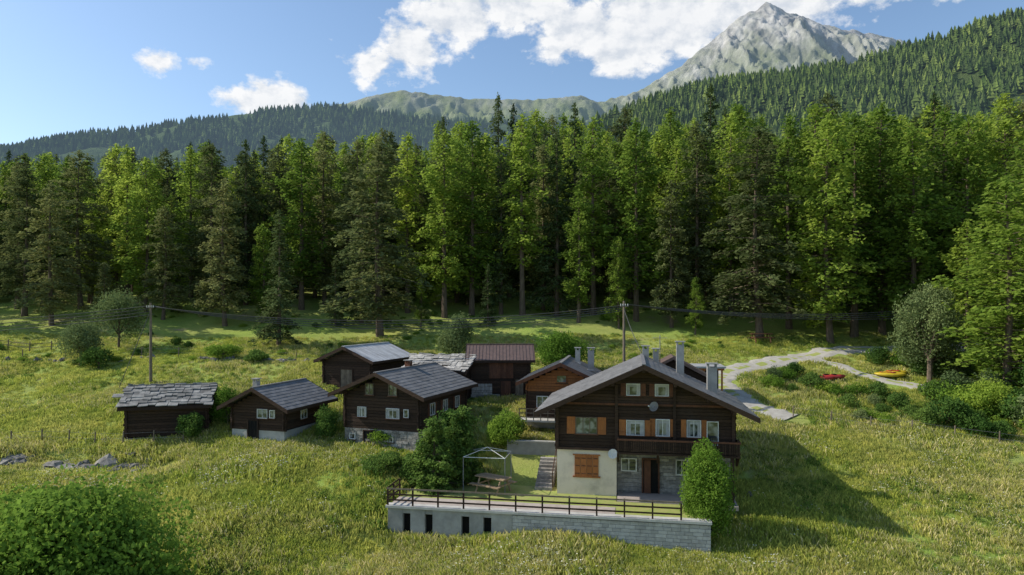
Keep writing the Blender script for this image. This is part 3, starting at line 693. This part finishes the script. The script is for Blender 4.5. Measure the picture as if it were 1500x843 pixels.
E=[(-15.9,82.2,23.4,'s',2,1.4),(-27,79,15.8,'s',0,1.3),(-41.8,95,23,'s',2,1.2),(-46,90,15,'s',2,1.2),(-60,95,22,'s',2,1.2),(-65,91,20,'s',3,1.3),(-29.6,96,24,'l',1,1.2),
(-9,91,25,'l',1,1.1),(-5.5,93,26.5,'l',0,1.1),(1.4,91,26.5,'l',3,1.1),(6,92,25,'s',0,1),(13.3,85,11.5,'l',2,.9),(16,88,26,'l',1,1.1),(20,85.5,18.5,'s',2,1),(28.7,79,24.5,'s',2,1.3),
(29,90,27,'l',0,1.1),(36.2,77.6,26,'l',2,1.1),(40.4,80.6,26.5,'l',1,1.2),(44.5,82,27.5,'l',2,1.1),(45.8,78,25,'l',0,1.15),(52,82,27,'l',1,1.2),(41.5,57.5,19.5,'l',2,1.45),(47.5,62,23,'l',0,1.4),(51,57,22,'l',2,1.2),(46,53.5,17,'l',2,1.5),
(11,92,26.5,'l',3,1.1),(-14.5,95,25,'l',1,1.1),(-22,97,24,'s',3,1.1),(34.5,85,26.5,'l',3,1.1),(24,89,26,'s',3,1),(-57,101,23,'l',1,1.1),(-38.6,99,24,'s',0,1),(57,79,26,'l',2,1.1),
(32,110,33,'s',0,.95),(-2.3,110,32,'s',1,.9),(9.8,106,29.5,'s',0,.85),(-48,102,22.5,'l',1,1.1),(0.2,112,30,'s',0,.8),
(-22.5,87,9,'s',0,1.2),(-52,87,8,'s',2,1.2),(-11.5,86,6,'l',0,1.2),(48,72,15,'l',1,1.3),(53,70,20,'l',2,1.2),(-33,90,13,'l',2,1.2),(-68,84,16,'s',2,1.3),(22,82,7,'l',0,1.2),
(-37,88,19,'s',2,1.15),(-50,93,21,'l',2,1.1),(38.5,86,28,'l',0,1.1),(-3,86,8,'s',0,1.3),(-19.5,89,20,'s',0,1.1),(8.5,87,17,'l',1,1.1),(-58,86,18,'s',2,1.2)]
for x,y,H,ty,i,w in E: put('larch_tree' if ty=='l' else 'spruce_tree',(larches if ty=='l' else spruces)[i],x,y,H,None,25,w)
def scatter(name,pts,rz,sc,idx,protos):
    coll=bpy.data.collections.new(name+'_instances')
    for k,me in enumerate(protos):
        coll.objects.link(bpy.data.objects.new('%s_kind_%02d'%(name,k),me))
    me=bpy.data.meshes.new(name); me.vertices.add(len(pts)); me.vertices.foreach_set('co',np.asarray(pts,np.float32).ravel())
    for nm,ty,ar in (('rz','FLOAT',rz),('sc','FLOAT',sc),('kind','INT',idx)):
        a=me.attributes.new(nm,ty,'POINT'); a.data.foreach_set('value',np.asarray(ar,np.float32 if ty=='FLOAT' else np.int32))
    o=addobj(name,me)
    ng=bpy.data.node_groups.new(name,'GeometryNodeTree'); ng.interface.new_socket('Geometry',in_out='INPUT',socket_type='NodeSocketGeometry'); ng.interface.new_socket('Geometry',in_out='OUTPUT',socket_type='NodeSocketGeometry')
    n=ng.nodes; i=n.new('NodeGroupInput'); ou=n.new('NodeGroupOutput'); ip=n.new('GeometryNodeInstanceOnPoints'); ci=n.new('GeometryNodeCollectionInfo')
    ci.inputs['Collection'].default_value=coll; ci.inputs['Separate Children'].default_value=True; ci.inputs['Reset Children'].default_value=True
    ip.inputs['Pick Instance'].default_value=True
    def at(nm,ty):
        a=n.new('GeometryNodeInputNamedAttribute'); a.data_type=ty; a.inputs['Name'].default_value=nm; return a.outputs[0]
    cx=n.new('ShaderNodeCombineXYZ'); er=n.new('FunctionNodeEulerToRotation'); l=ng.links.new
    l(i.outputs[0],ip.inputs['Points']); l(ci.outputs[0],ip.inputs['Instance']); l(at('kind','INT'),ip.inputs['Instance Index']); l(at('rz','FLOAT'),cx.inputs[2]); l(cx.outputs[0],er.inputs[0]); l(er.outputs[0],ip.inputs['Rotation']); l(at('sc','FLOAT'),ip.inputs['Scale']); l(ip.outputs[0],ou.inputs[0])
    m=o.modifiers.new('scatter','NODES'); m.node_group=ng; return o
rn=np.random.RandomState(21)
def jgrid(x0,x1,y0,y1,s):
    X,Y=np.meshgrid(np.arange(x0,x1,s),np.arange(y0,y1,s)); X=X.ravel()+rn.uniform(-.5,.5,X.size)*s; Y=Y.ravel()+rn.uniform(-.5,.5,Y.size)*s; return X,Y
a=jgrid(-150,150,80,140,4.7); b=jgrid(-210,210,140,215,8)
X=np.concatenate([a[0],b[0]]);Y=np.concatenate([a[1],b[1]])
q=X/Y
edge=np.interp(q,[-.9,-.5,-.3,-.1,.2,.4,.9],[94,98,99,94,92,88,80])+ (fbm(X/9,Y/9,2,4)-.5)*20
k=(np.abs(q)<.95)&(Y>edge)
X,Y,q=X[k],Y[k],q[k]
for ex in E:
    kk=(X-ex[0])**2+(Y-ex[1])**2>5; X,Y,q=X[kk],Y[kk],q[kk]
sc=np.interp(q,[-.8,-.55,-.3,0,.4,.8],[.84,.84,.93,1.04,1.07,1.1])*rn.uniform(.70,1.13,len(X))*np.where(Y>150,1.05,1)
sc=np.where((rn.rand(len(X))<.18)&(Y<125),sc*rn.uniform(.35,.7,len(X)),sc)
pl=np.interp(q,[-.8,-.3,0,.3,.8],[.5,.55,.7,.75,.8])+(fbm(X/18,Y/18,2,15)-.5)*1.1; isl=rn.rand(len(X))<pl
kind=np.where(isl,rn.randint(0,4,len(X)),4+rn.randint(0,4,len(X)))
scatter('forest',np.stack([X,Y,gz(X,Y)-.2],1),rn.rand(len(X))*6.28,sc,kind,larches+spruces)
# undergrowth / shrubs
sh=[broad('shrub_a',lob(1.2,.9,.8,6,1),2200,.17,'leaf',1,.05),broad('shrub_b',lob(1.4,1.1,1.0,7,2),2600,.18,'leafd',2,.05),broad('shrub_c',lob(1.1,1.3,1.2,6,3),2100,.16,'willow',3,.05)]
X,Y=jgrid(22,60,50,74,1.7)
line=55.4-(X-22.8)*.40
k=(Y>line+1.0)&(Y<70)
for C,w in roads:
    for c in C[::3]: k&=((X-c[0])**2+(Y-c[1])**2>(w*.5+1.5)**2)
k&=~((X>27.5)&(X<39)&(Y>62)&(Y<69)); k&=(fbm(X/5,Y/5,2,3)>.45)|(X>36)
X,Y=X[k],Y[k]; sc=rn.uniform(.35,.9,len(X))*(1+(X>34)*.9)
scatter('shrub_thicket',np.stack([X,Y,gz(X,Y)-.1],1),rn.rand(len(X))*6.28,sc,rn.choice([0,0,1,1,2],len(X)),sh)
X,Y=jgrid(-60,30,72,98,2.6); k=(fbm(X/8,Y/5,2,8)>.58); X,Y=X[k],Y[k]
scatter('undergrowth',np.stack([X,Y,gz(X,Y)-.15],1),rn.rand(len(X))*6.28,rn.uniform(.15,.5,len(X)),rn.choice([0,0,1],len(X)),sh)
def bush(name,x,y,rx,rz,zc,m,n,ls,leaf,seed,tr=.1,k=.5,dz=0):
    me=broad(name,lob(rx,rz,zc,m,seed,k),n,ls,leaf,seed,tr); addobj(name,me,None,(x,y,gzf(x,y)+dz),0)
bush('deciduous_tree',-18.9,29.5,5.9,4.6,4.0,34,60000,.24,'leafm',31,.3,.32)
me=broad('columnar_hedge_bush',[(0,0,1.0,1.2,1.2,1.2),(0,0,2.2,1.35,1.35,1.4),(.1,0,3.3,1.2,1.2,1.3),(-.1,.1,4.25,.8,.8,.9),(.5,-.3,1.7,.9,.9,1.2),(-.5,-.2,2.8,.9,.9,1.2),(.6,.1,3.2,.7,.7,.9),(-.5,.2,1.3,.8,.8,1.0)],24000,.13,'leaf',32,.12,.2)
addobj('columnar_bush',me,None,(11.05,38.6,-.1))
me=conifer('garden_conifer',4.8,1.55,.03,150,61,'leafd',60,.2,.12,.35,.2,.42,.85,0,.13,1.5)
for x,y,s,r in ((-5.0,43.9,1.0,0),(-3.3,45.4,1.08,2),(-4.2,46.6,1.0,4)): addobj('garden_conifer',me,None,(x,y,gzf(x,y)-.1),r,s)
bush('garden_shrub',-6.2,45.0,1.1,1.3,1.1,8,8000,.14,'leafd',44,.1,.45)
bush('light_green_bush',-.4,50.2,1.5,1.4,1.2,10,9000,.15,'leaf',35,.08)
bush('light_green_bush',5.1,67,2.5,2.4,2.0,12,11000,.2,'leaf',36,.1)
bush('willow_bush',-5.5,70.5,1.9,2.7,2.4,12,8000,.2,'willow',37,.1)
bush('willow_bush',-44.3,70,2.2,2.4,2.5,12,7000,.2,'willow',38,.1); bush('willow_tree',-43.8,76,2.6,3.2,3.6,14,8000,.22,'willow',39,.12)
bush('willow_tree',38.5,63,3.0,3.6,6.2,20,11000,.22,'willow',40,.2,.36); bush('willow_tree',39.6,64.5,3.2,4.2,3.6,18,11000,.22,'willow',60,.16,.36)
bush('green_bush',-41.5,68.5,1.6,1.2,1.1,8,4000,.18,'leafd',41); bush('green_bush',-30.5,72,1.8,.9,.8,8,3500,.18,'leaf',42); bush('green_bush',-26.5,71,1.2,.7,.6,6,2500,.18,'leafd',43)
bush('green_bush',-24.0,51.3,1.0,1.1,1.0,8,5000,.14,'leafd',45); bush('green_bush',-22.3,53.5,1.3,1.6,1.5,8,5000,.14,'leaf',46)
bush('green_bush',-14,51.5,1.1,1.3,1.2,8,4000,.14,'leafd',47); bush('green_bush',43,55,3.0,3.0,2.6,12,9000,.2,'leafd',48); bush('green_bush',38.5,55.5,2.2,1.7,1.6,12,7000,.18,'leaf',49)
bush('green_bush',-8.5,45.8,1.4,.8,.7,8,4000,.15,'leafd',50); bush('green_bush',-9.5,50.2,1.0,.7,.6,8,3000,.14,'leaf',51); bush('green_bush',12.8,46.5,.9,.7,.6,8,3000,.14,'leafd',52)
# ---------------------------------------------------------------- meadow grass
def tuft(name,n,h,seed,flower=0,rad=.4,straw=.2):
    r=np.random.RandomState(seed); x=r.normal(size=n)*rad*.6; y=r.normal(size=n)*rad*.6; hh=h*r.uniform(.5,1.2,n); a=r.rand(n)*6.28; w=r.uniform(.018,.04,n); le=r.uniform(.1,.6,n)*hh; b=r.rand(n)*6.28
    p0=np.stack([x-np.cos(a)*w,y-np.sin(a)*w,np.full(n,-.05)],1); p1=np.stack([x+np.cos(a)*w,y+np.sin(a)*w,np.full(n,-.05)],1)
    m=np.stack([x+np.cos(b)*le*.35,y+np.sin(b)*le*.35,hh*.6],1); t=np.stack([x+np.cos(b)*le,y+np.sin(b)*le,hh],1)
    V=np.stack([p0,p1,m+(p1-p0)*.35,t],1).reshape(-1,3); F=np.arange(n*4).reshape(n,4); Mi=np.where(r.rand(n)<straw,1,0)
    if flower:
        k=r.choice(n,flower); C=t[k]+[0,0,.03]; A=norm(r.normal(size=(flower,3))*[1,1,.4])*.038; B=norm(np.cross(A,[0,.2,1]))*.038
        v,f=quads(C,A,B); F=np.concatenate([F,f+len(V)]);V=np.concatenate([V,v]);Mi=np.concatenate([Mi,np.full(flower,2)])
    return mesh_np(name,V,F,[M['grass'],M['straw'],M['flower']],Mi)
tf=[tuft('tuft_a',34,.34,1,0,.4,.12),tuft('tuft_b',34,.42,2,0,.4,.32),tuft('tuft_c',28,.24,3,0,.5,.06),tuft('tuft_d',30,.40,4,4),
    broad('tuft_e',[(0,0,.12,.35,.3,.22),(.25,.1,.1,.25,.25,.2)],130,.13,'herb',9,.01)]
n=120000
Y=30+ (rn.rand(n)**1.5)*52; X=rn.uniform(-.86,.86,n)*Y
u,v=loc_uv(X,Y)
k=~((u>-9.7)&(u<9.1)&(v>-4.6)&(v<2.5)); k&=~((u>-.5)&(u<11.2)&(v>-1)&(v<12)); k&=~((u>-4.6)&(u<0)&(v>2)&(v<6))
def excl(x,y,cw,W,D):
    global k
    c,s=math.cos(R(cw)),math.sin(R(cw)); dx=X-x;dy=Y-y; uu=dx*c-dy*s; vv=dx*s+dy*c; k&=~((uu>-.2)&(uu<W+.2)&(vv>-.2)&(vv<D+.2))
for q in ((-23.4,52.4,-105,4.3,5.6),(-21.2,51.7,17,4.6,5.6),(-12.5,51.1,20,6.2,8.2),(-17.4,63,20,5,7),(-4.2,58.6,-75,4.4,4.9),(1.55,60.4,-91,4.6,5.2),(1.1,53.6,10,5.6,6.4)): excl(*q)
for C,w in roads:
    for c in C[::2]: k&=((X-c[0])**2+(Y-c[1])**2>(w*.5+.1)**2)
k&=rn.rand(n)<np.clip((fbm(X/3,Y/3,3,6)-.25)*3.2,.2,1)
X,Y=X[k],Y[k]
fl=(rn.rand(len(X))<np.clip((fbm(X/4,Y/3,2,12)-.55)*2.0,.015,.3)*(Y<60))
st=fbm(X/9,Y/6,3,17); kind=np.where(rn.rand(len(X))<np.clip((st-.4)*3,0,.9),1,rn.choice([0,2],len(X)))
hb=(fbm(X/3.5,Y/3.5,2,22)>.62)&(rn.rand(len(X))<.24); kind=np.where(hb,4,kind); kind=np.where(fl,3,kind)
scl=(.35+1.3*fbm(X/4,Y/4,3,14))*rn.uniform(.7,1.2,len(X))*np.interp(Y,[30,60,80],[1,.8,.6])
scatter('meadow_grass',np.stack([X,Y,gz(X,Y)],1),rn.rand(len(X))*6.28,scl,kind,tf)
# ---------------------------------------------------------------- far hills
def hill(name,prof,y0,wf,wb,amp,sx,sy,nx,ny,mat,p=1.,ridged=True,base=5):
    prof=np.array(prof,float)
    def hf(x,y):
        P=np.interp(x,prof[:,0],prof[:,1])
        d=np.where(y<y0,(y0-y)/wf,(y-y0)/wb); d=np.clip(d,0,1)
        n=fbm(x/sx+ (fbm(x/sx*2,y/sy*2,2,7)-.5)*.8,y/sy,6,3)
        if ridged: n=1-np.abs(2*n-1)*1.6
        f2=fbm(x/(sx*.22),y/(sx*.3),5,8)
        if ridged: f2=1-np.abs(2*f2-1)*1.5-.1
        return base+(P-base)*(1-d)**p+amp*((n-.55)*2*np.clip(d*5,.0,1)*(1-d**3)+(f2-.5)*.6*np.clip(d*8+.3,0,1))
    X,Y=np.meshgrid(np.linspace(prof[0,0],prof[-1,0],nx),np.concatenate([np.linspace(y0-wf,y0,int(ny*.8))[:-1],np.linspace(y0,y0+wb,ny-int(ny*.8)+1)]))
    V=np.stack([X.ravel(),Y.ravel(),hf(X,Y).ravel()],1)
    addobj(name,mesh_np(name,V,grid_faces(nx,X.shape[0]),[mat],smooth=True)); return hf
pk=[(-300,700),(160,893),(416,973),(608,1030),(800,1149),(928,1254),(1056,1363),(1140,1408),(1195,1440),(1225,1425),(1280,1396),(1360,1376),(1440,1337),(1600,1309),(1824,1261),(2080,1197),(2720,1069),(3600,700)]
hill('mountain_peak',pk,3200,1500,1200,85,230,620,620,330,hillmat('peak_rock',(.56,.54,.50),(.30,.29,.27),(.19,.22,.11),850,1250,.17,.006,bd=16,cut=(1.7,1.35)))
al=[(-1900,420),(-1120,800),(-756,830),(-616,867),(-448,903),(-308,880),(-140,864),(28,861),(140,864),(280,878),(364,853),(560,825),(1100,600)]
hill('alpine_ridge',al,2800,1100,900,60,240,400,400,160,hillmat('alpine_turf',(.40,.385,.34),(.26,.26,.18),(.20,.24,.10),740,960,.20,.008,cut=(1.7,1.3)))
lf=[(-2600,330),(-1700,440),(-1400,480),(-1300,508),(-1100,528),(-900,558),(-800,578),(-540,598),(-380,578),(-200,558),(100,545),(500,505),(900,400)]
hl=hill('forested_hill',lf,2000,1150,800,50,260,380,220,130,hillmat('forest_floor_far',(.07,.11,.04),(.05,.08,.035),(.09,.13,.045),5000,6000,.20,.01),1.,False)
rt=[(0,220),(110,300),(165,322),(231,344),(330,372),(440,386),(495,393),(583,412),(627,426),(715,452),(825,486),(1045,550),(1500,600)]
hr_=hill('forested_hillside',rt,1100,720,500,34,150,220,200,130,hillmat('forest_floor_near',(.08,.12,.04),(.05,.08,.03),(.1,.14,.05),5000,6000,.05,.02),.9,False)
def farcon(name,seed,mat,R0=.2):
    r=np.random.RandomState(seed); V=[];F=[]
    for k,(z0,z1,rr) in enumerate(((.12,.5,R0),(.32,.72,R0*.8),(.52,.88,R0*.56),(.7,1.0,R0*.34))):
        n=8; b=len(V)
        for i in range(n):
            a=6.283*i/n+r.rand()*.4; q=rr*(1.15 if i%2 else .62)*r.uniform(.8,1.2); V.append((math.cos(a)*q,math.sin(a)*q,z0+r.uniform(-.03,.03)))
        V.append((0,0,z1)); F+=[(b+i,b+(i+1)%n,b+n) for i in range(n)]
    return mesh_np(name,V,F,[mat])
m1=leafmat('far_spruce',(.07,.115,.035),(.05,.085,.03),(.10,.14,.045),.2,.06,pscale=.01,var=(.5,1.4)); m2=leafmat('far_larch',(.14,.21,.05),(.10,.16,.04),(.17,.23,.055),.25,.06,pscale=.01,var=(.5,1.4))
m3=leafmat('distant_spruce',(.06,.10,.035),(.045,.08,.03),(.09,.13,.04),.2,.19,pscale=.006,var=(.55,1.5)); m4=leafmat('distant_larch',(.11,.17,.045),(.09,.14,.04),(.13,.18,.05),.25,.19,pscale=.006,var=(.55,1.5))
X,Y=jgrid(0,1250,430,1115,8.0); k=(X/Y<.85)&(X/Y>.02)&(fbm(X/50,Y/50,3,2)>.3); X,Y=X[k],Y[k]
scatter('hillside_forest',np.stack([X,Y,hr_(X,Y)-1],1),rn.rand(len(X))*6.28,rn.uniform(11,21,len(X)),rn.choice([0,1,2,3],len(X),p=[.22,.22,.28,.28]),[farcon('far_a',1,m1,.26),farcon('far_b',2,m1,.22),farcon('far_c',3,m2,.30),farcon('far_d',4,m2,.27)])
X,Y=jgrid(-1700,500,1350,2010,13); k=(X/Y>-.85)&(fbm(X/90,Y/90,3,5)>.36); X,Y=X[k],Y[k]
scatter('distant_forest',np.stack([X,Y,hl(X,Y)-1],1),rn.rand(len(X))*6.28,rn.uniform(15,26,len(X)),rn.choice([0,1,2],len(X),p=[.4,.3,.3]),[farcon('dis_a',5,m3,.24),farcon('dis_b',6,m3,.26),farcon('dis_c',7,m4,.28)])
# ---------------------------------------------------------------- sky
SUN_AZ=-82.; SUN_EL=38.
w=bpy.data.worlds.new('World'); scene.world=w; w.use_nodes=True; nt=w.node_tree; nt.nodes.clear()
out=N(nt,'ShaderNodeOutputWorld'); bg=N(nt,'ShaderNodeBackground'); sky=N(nt,'ShaderNodeTexSky',sky_type='NISHITA'); sky.sun_disc=False; sky.sun_elevation=R(SUN_EL); sky.sun_rotation=R(SUN_AZ); sky.altitude=1200; sky.dust_density=2.0; sky.air_density=1.2; sky.ozone_density=1.4
bg.inputs[1].default_value=.14
tint=mixc(nt,1.0,sky.outputs[0],(1.1,1.17,1.22),'MULTIPLY'); L(nt,tint,bg.inputs[0])
tc=N(nt,'ShaderNodeTexCoord'); nv=N(nt,'ShaderNodeVectorMath',operation='NORMALIZE'); L(nt,tc.outputs['Generated'],nv.inputs[0])
sp=N(nt,'ShaderNodeSeparateXYZ'); L(nt,nv.outputs[0],sp.inputs[0])
at=N(nt,'ShaderNodeMath',operation='ARCTAN2'); L(nt,sp.outputs[0],at.inputs[0]); L(nt,sp.outputs[1],at.inputs[1])
asn=N(nt,'ShaderNodeMath',operation='ARCSINE'); L(nt,sp.outputs[2],asn.inputs[0])
cb=N(nt,'ShaderNodeCombineXYZ'); L(nt,at.outputs[0],cb.inputs[0]); L(nt,asn.outputs[0],cb.inputs[1])
blobs=[(-27.4,17.7,1.9,1.1,.8),(-24.8,18.0,1.0,.6,.6),(-19.5,15.8,4.6,2.2,1.2),(-11.5,19.3,3.2,1.9,1),(-8.4,20.6,3.4,2.8,1.1),(-4.5,23.2,5,3,1.3),(.5,24,6,2.6,1.4),(3.6,20.6,2.6,1.6,.8),(5.6,22,5,2.6,1.4),(9.6,20.9,4.6,3.2,1.5),(13,22.8,8,4.2,1.6),(20,23.2,10,4.4,1.4),(29,24,10,3.2,.8)]
def M2(op,a,b=None,c=None):
    n=N(nt,'ShaderNodeMath',operation=op)
    for i,v in enumerate((a,b,c)):
        if v is None: continue
        if isinstance(v,bpy.types.NodeSocket): L(nt,v,n.inputs[i])
        else: n.inputs[i].default_value=v
    return n.outputs[0]
acc=None
for az,el,ra,re,am in blobs:
    s=N(nt,'ShaderNodeVectorMath',operation='SUBTRACT'); L(nt,cb.outputs[0],s.inputs[0]); s.inputs[1].default_value=(R(az),R(el),0)
    m=N(nt,'ShaderNodeVectorMath',operation='MULTIPLY'); L(nt,s.outputs[0],m.inputs[0]); m.inputs[1].default_value=(1/R(ra),1/R(re),0)
    l=N(nt,'ShaderNodeVectorMath',operation='LENGTH'); L(nt,m.outputs[0],l.inputs[0])
    b=M2('MULTIPLY_ADD',l.outputs['Value'],-am,am); acc=b if acc is None else M2('MAXIMUM',acc,b)
mp=N(nt,'ShaderNodeMapping'); mp.inputs['Scale'].default_value=(1,1.4,1); L(nt,cb.outputs[0],mp.inputs[0])
def cn(off,sc,det):
    o=N(nt,'ShaderNodeVectorMath',operation='ADD'); L(nt,mp.outputs[0],o.inputs[0]); o.inputs[1].default_value=off
    return noise(nt,o.outputs[0],sc,det,.6)
n1=cn((0,0,0),20,9); n2=cn((-.014,.014,0),20,9)
dens=M2('ADD',acc,M2('MULTIPLY_ADD',n1,2.6,-1.42))
al_=ramp(nt,dens,.0,.42)
lit=ramp(nt,M2('SUBTRACT',n1,n2),-.15,.08)  # sun side of clouds painted in from noise shifted toward the sun
thick=ramp(nt,dens,.4,1.4)
cc=mixc(nt,lit,(.68,.73,.80),(1.0,1.0,1.0)); cc=mixc(nt,M2('MULTIPLY',thick,.35),cc,(.74,.78,.84))  # bright, shaded and thick cloud parts get their shading through colour
bc=N(nt,'ShaderNodeBackground'); L(nt,cc,bc.inputs[0]); bc.inputs[1].default_value=1.0
mx=N(nt,'ShaderNodeMixShader'); L(nt,M2('MULTIPLY',al_,.96),mx.inputs[0]); L(nt,bg.outputs[0],mx.inputs[1]); L(nt,bc.outputs[0],mx.inputs[2]); L(nt,mx.outputs[0],out.inputs[0])
# sun
sd=bpy.data.lights.new('sun','SUN'); sd.energy=5.0; sd.angle=R(.5); sd.color=(1,.94,.83); so=bpy.data.objects.new('sun',sd); COL.objects.link(so)
az=R(SUN_AZ); el=R(SUN_EL); src=Vector((math.sin(az)*math.cos(el),math.cos(az)*math.cos(el),math.sin(el)))
so.rotation_euler=src.to_track_quat('Z','Y').to_euler(); so.location=src*200
# camera
cd=bpy.data.cameras.new('camera'); cd.lens=24; cd.sensor_width=36; cd.shift_y=.019; cd.clip_end=20000; cd.clip_start=.5
co=bpy.data.objects.new('camera',cd); co.location=(0,0,12.7); co.rotation_euler=(R(90),0,0); COL.objects.link(co); scene.camera=co
scene.view_settings.view_transform='Standard'; scene.view_settings.look='None'; scene.view_settings.exposure=0
